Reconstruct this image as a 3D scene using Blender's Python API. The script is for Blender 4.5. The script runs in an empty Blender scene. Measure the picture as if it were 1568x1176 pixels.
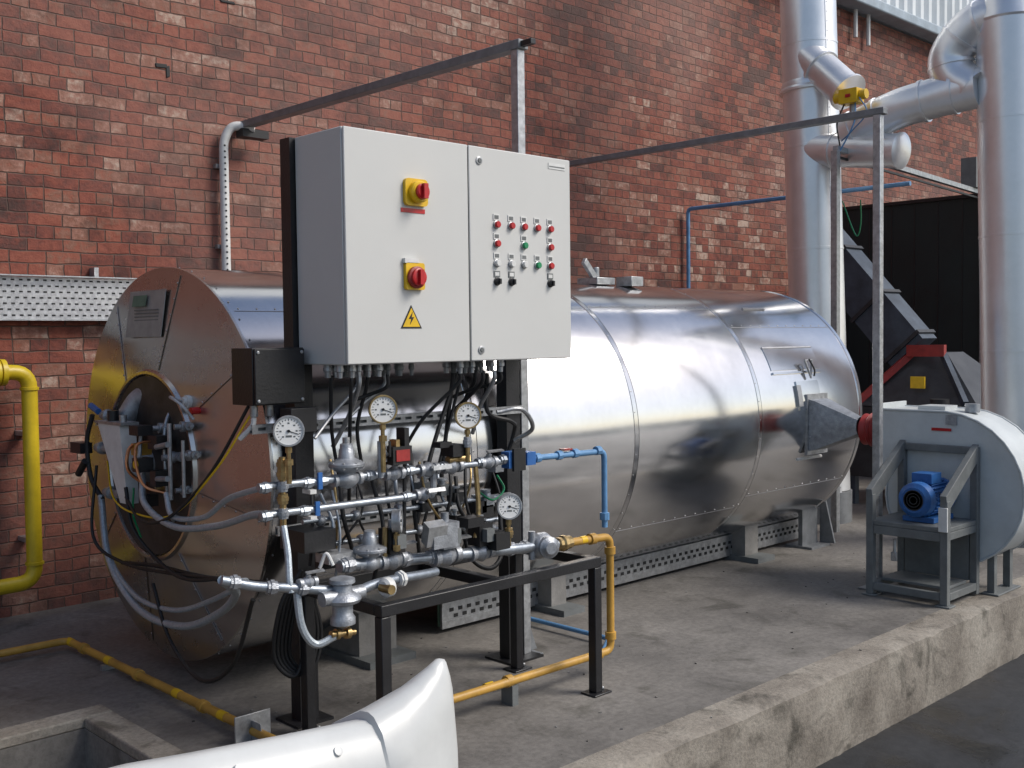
import bpy, math, random
from mathutils import Matrix, Vector
random.seed(7)
V=Vector
sc=bpy.context.scene
# ---------------------------------------------------------------- materials
def newmat(name):
    m=bpy.data.materials.new(name); m.use_nodes=True
    nt=m.node_tree; b=nt.nodes['Principled BSDF']
    return m,nt,b
def N(nt,t,**k):
    n=nt.nodes.new(t)
    for a,v in k.items(): setattr(n,a,v)
    return n
def simple(name,col,rough=.5,metal=0,var=.12,scale=6,bump=.02,bscale=60,spec=None,dirt=None):
    m,nt,b=newmat(name)
    tc=N(nt,'ShaderNodeTexCoord')
    n1=N(nt,'ShaderNodeTexNoise'); n1.inputs['Scale'].default_value=scale; n1.inputs['Detail'].default_value=6
    n1.inputs['Roughness'].default_value=.65
    nt.links.new(tc.outputs['Object'],n1.inputs['Vector'])
    r=N(nt,'ShaderNodeValToRGB'); r.color_ramp.elements[0].position=.3; r.color_ramp.elements[1].position=.7
    d=dirt if dirt else tuple(c*(1-2*var) for c in col)
    r.color_ramp.elements[0].color=(*d,1)
    r.color_ramp.elements[1].color=(*[min(1,c*(1+var*.5)) for c in col],1)
    nt.links.new(n1.outputs['Fac'],r.inputs['Fac']); nt.links.new(r.outputs['Color'],b.inputs['Base Color'])
    b.inputs['Metallic'].default_value=metal
    mr=N(nt,'ShaderNodeMapRange'); mr.inputs['To Min'].default_value=max(.03,rough*.8); mr.inputs['To Max'].default_value=min(1,rough*1.25)
    nt.links.new(n1.outputs['Fac'],mr.inputs['Value']); nt.links.new(mr.outputs['Result'],b.inputs['Roughness'])
    if bump:
        n2=N(nt,'ShaderNodeTexNoise'); n2.inputs['Scale'].default_value=bscale; n2.inputs['Detail'].default_value=4
        nt.links.new(tc.outputs['Object'],n2.inputs['Vector'])
        bp=N(nt,'ShaderNodeBump'); bp.inputs['Strength'].default_value=min(1,bump*10); bp.inputs['Distance'].default_value=.004
        nt.links.new(n2.outputs['Fac'],bp.inputs['Height']); nt.links.new(bp.outputs['Normal'],b.inputs['Normal'])
    return m

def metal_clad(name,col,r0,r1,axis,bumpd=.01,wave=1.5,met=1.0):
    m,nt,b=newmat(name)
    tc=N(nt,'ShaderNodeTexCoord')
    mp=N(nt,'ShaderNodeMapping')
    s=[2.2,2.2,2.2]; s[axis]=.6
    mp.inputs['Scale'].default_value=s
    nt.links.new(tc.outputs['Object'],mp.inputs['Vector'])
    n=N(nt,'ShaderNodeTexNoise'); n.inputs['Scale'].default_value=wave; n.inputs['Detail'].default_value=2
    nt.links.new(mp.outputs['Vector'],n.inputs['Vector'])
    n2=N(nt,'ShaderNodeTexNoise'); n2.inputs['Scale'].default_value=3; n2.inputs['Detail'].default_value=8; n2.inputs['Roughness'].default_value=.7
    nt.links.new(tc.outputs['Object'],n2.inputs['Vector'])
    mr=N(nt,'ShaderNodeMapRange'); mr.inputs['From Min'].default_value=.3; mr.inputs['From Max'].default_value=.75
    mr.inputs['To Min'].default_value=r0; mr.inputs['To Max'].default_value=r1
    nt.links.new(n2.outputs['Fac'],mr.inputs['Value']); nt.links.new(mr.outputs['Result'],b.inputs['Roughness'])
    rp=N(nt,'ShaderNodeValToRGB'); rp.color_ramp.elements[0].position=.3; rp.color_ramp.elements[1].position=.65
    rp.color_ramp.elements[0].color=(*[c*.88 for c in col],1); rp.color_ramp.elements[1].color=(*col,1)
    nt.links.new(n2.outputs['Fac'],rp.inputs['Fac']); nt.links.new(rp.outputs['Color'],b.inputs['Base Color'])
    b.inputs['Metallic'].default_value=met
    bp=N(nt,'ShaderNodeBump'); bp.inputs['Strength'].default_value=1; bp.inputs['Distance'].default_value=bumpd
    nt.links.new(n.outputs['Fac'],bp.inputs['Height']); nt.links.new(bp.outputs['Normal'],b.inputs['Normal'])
    return m

def brick_mat(name):
    m,nt,b=newmat(name)
    tc=N(nt,'ShaderNodeTexCoord'); sx=N(nt,'ShaderNodeSeparateXYZ'); cx=N(nt,'ShaderNodeCombineXYZ')
    nt.links.new(tc.outputs['Object'],sx.inputs[0])
    ad=N(nt,'ShaderNodeMath',operation='ADD'); nt.links.new(sx.outputs[0],ad.inputs[0]); nt.links.new(sx.outputs[1],ad.inputs[1])
    nt.links.new(ad.outputs[0],cx.inputs[0]); nt.links.new(sx.outputs[2],cx.inputs[1])
    nw=N(nt,'ShaderNodeTexNoise'); nw.inputs['Scale'].default_value=7; nw.inputs['Detail'].default_value=4
    nt.links.new(cx.outputs[0],nw.inputs['Vector'])
    vm=N(nt,'ShaderNodeVectorMath',operation='MULTIPLY_ADD'); vm.inputs[1].default_value=(.034,.026,0)
    nt.links.new(nw.outputs['Color'],vm.inputs[0]); nt.links.new(cx.outputs[0],vm.inputs[2])
    br=N(nt,'ShaderNodeTexBrick'); br.offset=.5; br.squash=.5; br.squash_frequency=3
    br.inputs['Color1'].default_value=(0,0,0,1); br.inputs['Color2'].default_value=(1,1,1,1); br.inputs['Mortar'].default_value=(.5,.5,.5,1)
    br.inputs['Scale'].default_value=1; br.inputs['Mortar Size'].default_value=.006; br.inputs['Mortar Smooth'].default_value=.75
    br.inputs['Brick Width'].default_value=.235; br.inputs['Row Height'].default_value=.084; br.inputs['Bias'].default_value=0
    nt.links.new(vm.outputs[0],br.inputs['Vector'])
    rp=N(nt,'ShaderNodeValToRGB'); cr=rp.color_ramp
    cols=[(0,(.075,.032,.025)),(.16,(.13,.038,.027)),(.38,(.20,.052,.032)),(.58,(.245,.072,.043)),(.72,(.20,.088,.058)),(.84,(.27,.125,.09)),(.94,(.33,.20,.15)),(1,(.40,.29,.23))]
    cr.elements[0].position=0; cr.elements[0].color=(*cols[0][1],1); cr.elements[1].position=1; cr.elements[1].color=(*cols[-1][1],1)
    for p,c in cols[1:-1]:
        e=cr.elements.new(p); e.color=(*c,1)
    nb=N(nt,'ShaderNodeTexNoise'); nb.inputs['Scale'].default_value=.5; nb.inputs['Detail'].default_value=6; nb.inputs['Roughness'].default_value=.6
    nt.links.new(cx.outputs[0],nb.inputs['Vector'])
    ml=N(nt,'ShaderNodeMath',operation='MULTIPLY_ADD'); ml.inputs[1].default_value=1.5; ml.inputs[2].default_value=-.78
    nt.links.new(nb.outputs['Fac'],ml.inputs[0])
    bw=N(nt,'ShaderNodeRGBToBW'); nt.links.new(br.outputs['Color'],bw.inputs[0])
    bws=N(nt,'ShaderNodeMath',operation='MULTIPLY_ADD'); bws.inputs[1].default_value=.78; bws.inputs[2].default_value=.08
    nt.links.new(bw.outputs[0],bws.inputs[0])
    ns=N(nt,'ShaderNodeTexNoise'); ns.inputs['Scale'].default_value=16; ns.inputs['Detail'].default_value=7; ns.inputs['Roughness'].default_value=.7
    nt.links.new(cx.outputs[0],ns.inputs['Vector'])
    ms=N(nt,'ShaderNodeMath',operation='MULTIPLY_ADD'); ms.inputs[1].default_value=1.0; ms.inputs[2].default_value=-.5
    nt.links.new(ns.outputs['Fac'],ms.inputs[0])
    a1=N(nt,'ShaderNodeMath',operation='ADD'); nt.links.new(bws.outputs[0],a1.inputs[0]); nt.links.new(ml.outputs[0],a1.inputs[1])
    a2=N(nt,'ShaderNodeMath',operation='ADD'); nt.links.new(a1.outputs[0],a2.inputs[0]); nt.links.new(ms.outputs[0],a2.inputs[1])
    nt.links.new(a2.outputs[0],rp.inputs['Fac'])
    mx=N(nt,'ShaderNodeMixRGB'); mx.inputs[2].default_value=(.115,.072,.056,1)
    nt.links.new(br.outputs['Fac'],mx.inputs[0]); nt.links.new(rp.outputs[0],mx.inputs[1])
    nd=N(nt,'ShaderNodeTexNoise'); nd.inputs['Scale'].default_value=2.3; nd.inputs['Detail'].default_value=8; nd.inputs['Roughness'].default_value=.7
    nt.links.new(cx.outputs[0],nd.inputs['Vector'])
    rd=N(nt,'ShaderNodeValToRGB'); rd.color_ramp.elements[0].position=.32; rd.color_ramp.elements[1].position=.50
    rd.color_ramp.elements[0].color=(.36,.37,.38,1); rd.color_ramp.elements[1].color=(1,1,1,1)
    nt.links.new(nd.outputs['Fac'],rd.inputs[0])
    mm=N(nt,'ShaderNodeMixRGB',blend_type='MULTIPLY'); mm.inputs[0].default_value=1
    nt.links.new(mx.outputs[0],mm.inputs[1]); nt.links.new(rd.outputs[0],mm.inputs[2])
    # broad pale patches: lime bloom, with lens haze painted into the brick colour
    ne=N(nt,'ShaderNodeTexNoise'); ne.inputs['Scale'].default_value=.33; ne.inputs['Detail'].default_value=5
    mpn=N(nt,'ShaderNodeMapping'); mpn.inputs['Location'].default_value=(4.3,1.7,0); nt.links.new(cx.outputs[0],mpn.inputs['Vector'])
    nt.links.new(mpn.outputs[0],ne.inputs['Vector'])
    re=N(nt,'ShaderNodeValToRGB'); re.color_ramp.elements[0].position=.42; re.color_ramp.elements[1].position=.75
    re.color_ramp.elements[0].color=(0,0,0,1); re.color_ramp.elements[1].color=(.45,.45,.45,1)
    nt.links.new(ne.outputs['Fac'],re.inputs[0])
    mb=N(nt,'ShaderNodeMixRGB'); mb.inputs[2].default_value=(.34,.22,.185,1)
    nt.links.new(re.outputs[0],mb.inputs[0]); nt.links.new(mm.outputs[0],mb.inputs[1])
    nt.links.new(mb.outputs[0],b.inputs['Base Color'])
    b.inputs['Roughness'].default_value=.8
    s1=N(nt,'ShaderNodeMath',operation='MULTIPLY_ADD'); s1.inputs[1].default_value=-1
    nt.links.new(br.outputs['Fac'],s1.inputs[0]); nt.links.new(ns.outputs['Fac'],s1.inputs[2])
    s2=N(nt,'ShaderNodeMath',operation='MULTIPLY_ADD'); s2.inputs[1].default_value=.6
    nt.links.new(bw.outputs[0],s2.inputs[0]); nt.links.new(s1.outputs[0],s2.inputs[2])
    bp=N(nt,'ShaderNodeBump'); bp.inputs['Strength'].default_value=1; bp.inputs['Distance'].default_value=.013
    nt.links.new(s2.outputs[0],bp.inputs['Height']); nt.links.new(bp.outputs['Normal'],b.inputs['Normal'])
    return m

def ground_mat(name,c0,c1,c2,rough=(.55,.9),scale=1.2,bump=.004,wet=None,stain=.5):
    m,nt,b=newmat(name)
    tc=N(nt,'ShaderNodeTexCoord')
    n1=N(nt,'ShaderNodeTexNoise'); n1.inputs['Scale'].default_value=scale; n1.inputs['Detail'].default_value=9; n1.inputs['Roughness'].default_value=.68
    n2=N(nt,'ShaderNodeTexNoise'); n2.inputs['Scale'].default_value=scale*30; n2.inputs['Detail'].default_value=6; n2.inputs['Roughness'].default_value=.7
    n3=N(nt,'ShaderNodeTexNoise'); n3.inputs['Scale'].default_value=scale*3.1; n3.inputs['Detail'].default_value=7; n3.inputs['Roughness'].default_value=.6; n3.inputs['Distortion'].default_value=.8
    for n in (n1,n2,n3): nt.links.new(tc.outputs['Object'],n.inputs['Vector'])
    r=N(nt,'ShaderNodeValToRGB'); r.color_ramp.elements[0].position=.32; r.color_ramp.elements[1].position=.68
    r.color_ramp.elements[0].color=(*c0,1); r.color_ramp.elements[1].color=(*c2,1); e=r.color_ramp.elements.new(.5); e.color=(*c1,1)
    nt.links.new(n1.outputs['Fac'],r.inputs[0])
    r2=N(nt,'ShaderNodeValToRGB'); r2.color_ramp.elements[0].position=.35; r2.color_ramp.elements[1].position=.6
    r2.color_ramp.elements[0].color=(.70,.70,.70,1); r2.color_ramp.elements[1].color=(1,1,1,1)
    nt.links.new(n2.outputs['Fac'],r2.inputs[0])
    r3=N(nt,'ShaderNodeValToRGB'); r3.color_ramp.elements[0].position=.33; r3.color_ramp.elements[1].position=.46
    r3.color_ramp.elements[0].color=(stain,stain,stain*.96,1); r3.color_ramp.elements[1].color=(1,1,1,1)
    nt.links.new(n3.outputs['Fac'],r3.inputs[0])
    mm=N(nt,'ShaderNodeMixRGB',blend_type='MULTIPLY'); mm.inputs[0].default_value=1
    nt.links.new(r.outputs[0],mm.inputs[1]); nt.links.new(r2.outputs[0],mm.inputs[2])
    m3=N(nt,'ShaderNodeMixRGB',blend_type='MULTIPLY'); m3.inputs[0].default_value=1
    nt.links.new(mm.outputs[0],m3.inputs[1]); nt.links.new(r3.outputs[0],m3.inputs[2])
    mr=N(nt,'ShaderNodeMapRange'); mr.inputs['From Min'].default_value=.35; mr.inputs['From Max'].default_value=.6
    mr.inputs['To Min'].default_value=rough[0]; mr.inputs['To Max'].default_value=rough[1]
    nt.links.new((n3 if wet else n1).outputs['Fac'],mr.inputs['Value']); nt.links.new(mr.outputs['Result'],b.inputs['Roughness'])
    nt.links.new(m3.outputs[0],b.inputs['Base Color'])
    bp=N(nt,'ShaderNodeBump'); bp.inputs['Strength'].default_value=.6; bp.inputs['Distance'].default_value=bump
    nt.links.new(n2.outputs['Fac'],bp.inputs['Height']); nt.links.new(bp.outputs['Normal'],b.inputs['Normal'])
    return m

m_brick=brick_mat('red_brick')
m_conc=ground_mat('platform_concrete',(.10,.092,.084),(.175,.162,.147),(.25,.232,.21),scale=.9,stain=.62)
m_edge=ground_mat('edge_concrete',(.12,.10,.08),(.27,.24,.20),(.38,.35,.30),scale=1.4,bump=.012,stain=.42)
m_road=ground_mat('asphalt',(.014,.015,.017),(.024,.025,.027),(.042,.042,.044),rough=(.12,.8),scale=.6,bump=.005,wet=True)
m_yard=ground_mat('yard_concrete',(.36,.34,.31),(.45,.43,.39),(.52,.5,.46),scale=.3,stain=.8)
m_tank=metal_clad('stainless_cladding',(.72,.715,.72),.13,.20,0,.0045,1.0)
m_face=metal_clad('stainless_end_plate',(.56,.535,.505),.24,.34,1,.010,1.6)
m_duct=metal_clad('duct_aluminium_cladding',(.86,.865,.87),.30,.42,2,.006,1.5,.72)
m_seam=simple('seam_strip',(.42,.42,.43),.35,1,.1,20,.01)
m_galv=simple('galvanised_steel',(.46,.47,.48),.42,.75,.2,25,.03)
m_alu=simple('cast_aluminium',(.38,.40,.43),.42,.6,.2,20,.05,120)
m_pipe=simple('zinc_pipe',(.36,.40,.45),.36,.75,.2,12,.02)
m_brass=simple('brass',(.50,.36,.17),.36,.95,.25,25,.02)
m_copper=simple('copper_tube',(.65,.27,.13),.3,.95,.15,25,.02)
m_cab=simple('light_grey_enamel',(.56,.56,.54),.42,0,.02,1.5,.02,300)
m_blk=simple('black_paint',(.014,.014,.016),.38,0,.2,8,.03,80)
m_rub=simple('black_rubber',(.012,.012,.013),.55,0,.2,20,.02)
m_grey=simple('grey_paint',(.15,.16,.16),.5,0,.15,8,.03)
m_gant=simple('gantry_grey',(.22,.23,.24),.45,.3,.15,12,.02)
m_yel=simple('yellow_pipe_paint',(.62,.45,.015),.42,0,.15,5,.02)
m_ochre=simple('yellow_ochre_gas_pipe',(.52,.29,.05),.45,0,.2,6,.03)
m_yell2=simple('yellow_bright',(.74,.46,.01),.4,0,.08,15,.01)
m_red=simple('red_plastic',(.48,.012,.015),.3,0,.1,15,.01)
m_redp=simple('red_paint',(.32,.025,.022),.5,0,.2,12,.03)
m_grn=simple('green_plastic',(.005,.24,.09),.3,0,.1,15,.01)
m_blue=simple('blue_paint',(.025,.12,.36),.4,0,.15,15,.02)
m_bluep=simple('blue_pipe_paint',(.12,.28,.50),.42,0,.15,10,.02)
m_wht=simple('white_plastic',(.66,.66,.64),.4,0,.08,15,.01)
m_fan=simple('fan_light_grey_paint',(.54,.57,.57),.4,0,.08,4,.03,150)
m_fair=simple('white_gelcoat',(.58,.59,.58),.3,0,.08,3,.01,20)
m_dk=simple('dark_recess',(.02,.02,.02),.7,0,.2,8,.02)
m_inner=simple('burner_throat_dark_steel',(.08,.075,.07),.5,.6,.3,8,.02)
m_dgreen=simple('dark_green_panel',(.010,.017,.016),.65,0,.25,2,.03)
m_hop=simple('hopper_steel',(.035,.038,.045),.5,.2,.3,4,.03)
m_hop2=simple('hopper_blue_grey',(.06,.08,.11),.5,.3,.25,4,.03)
m_gut=simple('gutter_blue_grey',(.35,.42,.48),.5,0,.15,4,.03)
m_corr=simple('roof_sheet',(.70,.74,.76),.5,0,.1,1,.02)
m_shedw=simple('warehouse_wall',(.75,.72,.66),.8,0,.08,.2,.02)
m_tangrn=simple('plate_green_print',(.12,.20,.14),.6,0,.2,10,.02)
m_plate=simple('plate_aluminium',(.36,.36,.34),.45,.3,.15,10,.02)
m_flex=simple('flex_conduit',(.42,.47,.51),.4,.45,.15,60,.05,200)
m_glass=simple('dial_white',(.80,.80,.78),.15,0,.01,5,0)
m_block=simple('plinth_concrete',(.26,.25,.235),.85,0,.2,5,.05)

# ---------------------------------------------------------------- builder
class B:
    def __init__(s,name): s.n=name; s.v=[]; s.f=[]; s.mi=[]; s.m=[]
    def _m(s,m):
        if m not in s.m: s.m.append(m)
        return s.m.index(m)
    def add(s,vs,fs,m):
        o=len(s.v); k=s._m(m)
        s.v+= [tuple(v) for v in vs]
        for f in fs: s.f.append([i+o for i in f]); s.mi.append(k)
    def box(s,x0,x1,y0,y1,z0,z1,m):
        vs=[(x,y,z) for x in (x0,x1) for y in (y0,y1) for z in (z0,z1)]
        s.add(vs,[(0,1,3,2),(4,6,7,5),(0,4,5,1),(2,3,7,6),(0,2,6,4),(1,5,7,3)],m)
    def obox(s,c,ax,ay,az,m):
        c,ax,ay,az=map(V,(c,ax,ay,az))
        vs=[c+ax*i+ay*j+az*k for i in (-1,1) for j in (-1,1) for k in (-1,1)]
        s.add(vs,[(0,1,3,2),(4,6,7,5),(0,4,5,1),(2,3,7,6),(0,2,6,4),(1,5,7,3)],m)
    def beam(s,a,b,w,h,m,up=(0,0,1)):
        a,b=V(a),V(b); d=(b-a); L=d.length; d.normalize(); u=V(up)
        if abs(d.dot(u))>.98: u=V((0,1,0))
        r=d.cross(u).normalized(); u=r.cross(d).normalized()
        s.obox((a+b)/2,d*L/2,r*w/2,u*h/2,m)
    def lathe(s,p,axis,prof,m,seg=28):
        p=V(p); a=V(axis).normalized(); u=V((0,0,1)) if abs(a.z)<.9 else V((0,1,0))
        r=a.cross(u).normalized(); u=r.cross(a)
        vs=[];fs=[]
        for t,rad in prof:
            for k in range(seg):
                an=2*math.pi*k/seg
                vs.append(p+a*t+(r*math.cos(an)+u*math.sin(an))*max(rad,1e-4))
        n=len(prof)
        for i in range(n-1):
            for k in range(seg):
                k2=(k+1)%seg
                fs.append((i*seg+k,i*seg+k2,(i+1)*seg+k2,(i+1)*seg+k))
        if prof[0][1]>1e-3: fs.append(tuple(range(seg))[::-1])
        if prof[-1][1]>1e-3: fs.append(tuple((n-1)*seg+k for k in range(seg)))
        s.add(vs,fs,m)
    def cyl(s,a,b,r,m,seg=20,r2=None):
        a,b=V(a),V(b); s.lathe(a,b-a,[(0,r),((b-a).length,r if r2 is None else r2)],m,seg)
    def tube(s,pts,r,m,seg=10,fil=0,smooth=False,cap=True):
        pts=[V(p) for p in pts]
        if fil: pts=fillet(pts,fil)
        if smooth: pts=crom(pts)
        n=len(pts); vs=[];fs=[]
        t0=(pts[1]-pts[0]).normalized(); u=V((0,0,1)) if abs(t0.z)<.9 else V((0,1,0))
        nr=t0.cross(u).normalized(); prev=t0
        for i,p in enumerate(pts):
            if i==0: t=t0
            elif i==n-1: t=(pts[-1]-pts[-2]).normalized()
            else: t=((pts[i]-pts[i-1]).normalized()+(pts[i+1]-pts[i]).normalized()).normalized()
            q=prev.rotation_difference(t); nr=q@nr; prev=t
            bn=t.cross(nr).normalized()
            for k in range(seg):
                an=2*math.pi*k/seg; vs.append(p+(nr*math.cos(an)+bn*math.sin(an))*r)
        for i in range(n-1):
            for k in range(seg):
                k2=(k+1)%seg; fs.append((i*seg+k,i*seg+k2,(i+1)*seg+k2,(i+1)*seg+k))
        if cap:
            fs.append(tuple(range(seg))[::-1]); fs.append(tuple((n-1)*seg+k for k in range(seg)))
        s.add(vs,fs,m)
    def prism(s,pts,vec,m):
        pts=[V(p) for p in pts]; n=len(pts); vec=V(vec)
        s.add(pts+[p+vec for p in pts],[tuple(range(n))[::-1],tuple(range(n,2*n))]+[(i,(i+1)%n,n+(i+1)%n,n+i) for i in range(n)],m)
    def finish(s,bevel=0,parent=None,angle=32,recalc=True):
        me=bpy.data.meshes.new(s.n); me.from_pydata(s.v,[],s.f)
        for m in s.m: me.materials.append(m)
        me.polygons.foreach_set('material_index',s.mi)
        if recalc:
            import bmesh
            bm=bmesh.new(); bm.from_mesh(me); bmesh.ops.recalc_face_normals(bm,faces=bm.faces); bm.to_mesh(me); bm.free()
        me.polygons.foreach_set('use_smooth',[True]*len(me.polygons))
        me.set_sharp_from_angle(angle=math.radians(angle)); me.update()
        o=bpy.data.objects.new(s.n,me); sc.collection.objects.link(o)
        if bevel:
            md=o.modifiers.new('bevel','BEVEL'); md.width=bevel; md.segments=2; md.limit_method='ANGLE'; md.angle_limit=math.radians(50)
        if parent: o.parent=parent
        return o
def fillet(pts,rad):
    out=[pts[0]]
    for i in range(1,len(pts)-1):
        a,b,c=pts[i-1],pts[i],pts[i+1]; d1=(a-b); d2=(c-b)
        r=min(rad,d1.length*.49,d2.length*.49); p=b+d1.normalized()*r; q=b+d2.normalized()*r
        for k in range(7):
            t=k/6; out.append(p*(1-t)**2+b*2*t*(1-t)+q*t*t)
    out.append(pts[-1]); return out
def crom(P):
    Q=[P[0]*2-P[1]]+P+[P[-1]*2-P[-2]]; out=[]
    for i in range(1,len(Q)-2):
        a,b,c,d=Q[i-1:i+3]
        for k in range(7):
            t=k/7; out.append(.5*((2*b)+(c-a)*t+(2*a-5*b+4*c-d)*t*t+(3*b-a-3*c+d)*t**3))
    out.append(P[-1]); return out
def empty(name):
    e=bpy.data.objects.new(name,None); sc.collection.objects.link(e); return e

# ---------------------------------------------------------------- setting
b=B('ground'); b.add([(-250,-250,-.434),(250,-250,-.434),(250,250,-.434),(-250,250,-.434)],[(0,1,2,3)],m_yard); b.finish()
b=B('road'); b.add([(-60,-16,-.43),(60,-16,-.43),(60,3.0,-.43),(-60,3.0,-.43)],[(0,1,2,3)],m_road); b.finish()
b=B('concrete_platform')
PX0,PX1,PY0,PY1=-.6,2.0,3.3,4.98
for (x0,x1,y0,y1) in [(PX1,16,3.07,7.42),(-12,PX0,3.07,7.42),(PX0,PX1,PY1,7.42),(PX0,PX1,3.07,PY0)]:
    b.box(x0,x1,y0,y1,-.6,0,m_conc)
xs=[-12+i*.1 for i in range(int(28/.1)+1)]
vs=[];fs=[];w1=w2=0
for i,x in enumerate(xs):
    w1=w1*.85+random.uniform(-.006,.006); w2=w2*.8+random.uniform(-.008,.008); j=w1; c=random.uniform(0,.006)
    if random.random()<.06: j+=random.uniform(0.01,.03); c+=random.uniform(0.005,.02)
    vs+=[(x,3.07,-.0003),(x,2.885+j+.02,-.001-c*.2),(x,2.87+j,-.012-c),(x,2.872+j*.6+w2,-.12),(x,2.868+w2*1.3,-.28),(x,2.862-w2,-.6)]
for i in range(len(xs)-1):
    for k in range(5):
        a=i*6+k; fs.append((a,a+1,a+7,a+6))
b.add(vs,fs,m_edge); b.finish(angle=50)
b=B('concrete_pit_curb')
b.box(PX0-.1,PX1+.14,PY1,PY1+.14,.0,.05,m_edge); b.box(PX1,PX1+.14,PY0-.14,PY1-.003,.0,.048,m_edge)
b.box(PX0-.1,PX1,PY0-.14,PY0,.0,.046,m_edge)
b.box(PX0,PX1,PY0,PY1,-.5,-.4,m_conc); b.finish(bevel=.008)
# a little loose grit on the slab
b=B('floor_debris'); random.seed(21)
for k in range(120):
    x=random.uniform(2.3,10); y=random.uniform(2.95,5.2); s_=random.uniform(.002,.007)
    a=random.uniform(0,6.3); cs,sn=math.cos(a)*s_,math.sin(a)*s_
    b.obox((x,y,s_*.35),(cs,sn,0),(-sn*.6,cs*.6,s_*.15),(0,0,s_*.4),random.choice((m_block,m_inner,m_block,m_conc)))
b.finish()

bld=empty('brick_building')
EV=6.15
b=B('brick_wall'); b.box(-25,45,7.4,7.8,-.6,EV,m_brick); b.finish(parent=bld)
b=B('missing_bricks')
for (x,z,w,h) in ((3.62,3.78,.09,.03),(3.70,3.72,.03,.08),(4.3,4.42,.045,.07),(4.15,4.35,.12,.02),(13.9,4.9,.2,.05),(14.2,4.7,.07,.16)):
    b.obox((x+w/2,7.397,z+h/2),(w/2,0,h*.1),(0,.005,0),(-w*.03,0,h/2),m_dk)
b.finish(parent=bld,bevel=.006)
b=B('gutter'); b.box(-25,45,7.12,7.39,EV+.02,EV+.16,m_gut); b.finish(parent=bld,bevel=.02)
b=B('corrugated_cladding')
vs=[];fs=[];x=-25
while x<45:
    for dx,dy in ((0,0),(.06,-.05),(.12,-.05),(.18,0)):
        vs+=[(x+dx,7.3+dy,EV+.12),(x+dx,7.3+dy,9.2)]
    x+=.26
n=len(vs)//2
for i in range(n-1): fs.append((2*i,2*i+2,2*i+3,2*i+1))
b.add(vs,fs,m_corr); b.finish(parent=bld,angle=20,recalc=False)
b=B('building_roof'); b.box(-25,45,7.42,30,EV+.1,9.2,m_corr); b.finish(parent=bld)
b=B('wall_conduit_pair'); b.tube([(13.6,7.33,5.8),(13.6,7.33,6.4)],.03,m_wht,8); b.tube([(13.95,7.33,5.75),(13.95,7.33,6.4)],.03,m_wht,8); b.finish(parent=bld)
wh=empty('white_warehouse')
b=B('warehouse_body'); b.box(-85,100,-76,-62,-.43,4.2,m_shedw); b.prism([(-85.5,-61.6,4.2),(-85.5,-69,5.6),(-85.5,-76.4,4.2)],(186,0,0),m_corr)
b.finish(parent=wh)
b=B('warehouse_doors')
for k in range(12):
    x=-80+k*15; b.box(x,x+4,-62,-61.95,-.43,3.0,m_gut)
    b.box(x+6,x+10,-62,-61.96,1.6,2.8,m_hop2)
b.finish(parent=wh)

# ---------------------------------------------------------------- tank
TY,TZ,TR=5.44,1.15,1.045; X0,X1=2.68,8.27
tank=empty('boiler_tank')
b=B('tank_shell'); SEG=160
b.lathe((0,TY,TZ),(1,0,0),[(X0+.0,TR-.005),(X0+.012,TR),(X1-.02,TR),(X1,TR-.01),(X1+.02,TR-.12),(X1+.02,0)],m_tank,SEG)
b.finish(parent=tank,angle=25)
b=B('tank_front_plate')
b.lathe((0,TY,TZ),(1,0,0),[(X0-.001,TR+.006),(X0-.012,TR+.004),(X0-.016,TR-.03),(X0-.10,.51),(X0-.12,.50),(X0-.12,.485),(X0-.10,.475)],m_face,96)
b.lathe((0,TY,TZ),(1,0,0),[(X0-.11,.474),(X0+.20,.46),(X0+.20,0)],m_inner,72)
o=b.finish(parent=tank,angle=22,recalc=False)
def surf(x,ang,off):
    r=TR+off; return V((x,TY-r*math.cos(ang),TZ+r*math.sin(ang)))
def patch(b,x0,x1,a0,a1,off,m,n=16):
    vs=[];fs=[]
    for i in range(n+1):
        a=a0+(a1-a0)*i/n
        vs+=[surf(x0,a,-.002),surf(x0,a,off),surf(x1,a,off),surf(x1,a,-.002)]
    for i in range(n):
        for k in range(3): fs.append((i*4+k,i*4+k+1,i*4+k+5,i*4+k+4))
    fs.append((0,1,2,3)); fs.append((n*4+3,n*4+2,n*4+1,n*4)); b.add(vs,fs,m)
def z2a(z): return math.asin(max(-1,min(1,(z-TZ)/TR)))
b=B('cladding_seams')
for x in (3.95,5.35,6.77):
    b.lathe((0,TY,TZ),(1,0,0),[(x-.022,TR-.001),(x-.020,TR+.0035),(x+.018,TR+.0035),(x+.020,TR+.0012)],m_tank,SEG)
    b.lathe((0,TY,TZ),(1,0,0),[(x+.0205,TR-.001),(x+.0205,TR+.0022),(x+.0245,TR+.0022),(x+.0245,TR-.001)],m_dk,SEG)
b.lathe((0,TY,TZ),(1,0,0),[(X1-.05,TR-.001),(X1-.045,TR+.006),(X1-.005,TR+.006),(X1+.0,TR-.01)],m_tank,SEG)
segx=[X0,3.95,5.35,6.77,X1]
for (i,z) in ((0,.62),(1,1.98),(2,.52),(2,2.0),(3,1.86),(3,.6),(0,1.95)):
    a=z2a(z); patch(b,segx[i]+.03,segx[i+1]-.03,a-.0015,a+.0015,.002,m_seam,2)
    n=12
    for k in range(n):
        x=segx[i]+.06+(segx[i+1]-segx[i]-.12)*k/(n-1); p=surf(x,a+.018,0); nn=(surf(x,a+.018,1)-p)
        b.lathe(p,nn,[(-.001,.006),(.003,.005),(.004,.001)],m_seam,8)
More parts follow.
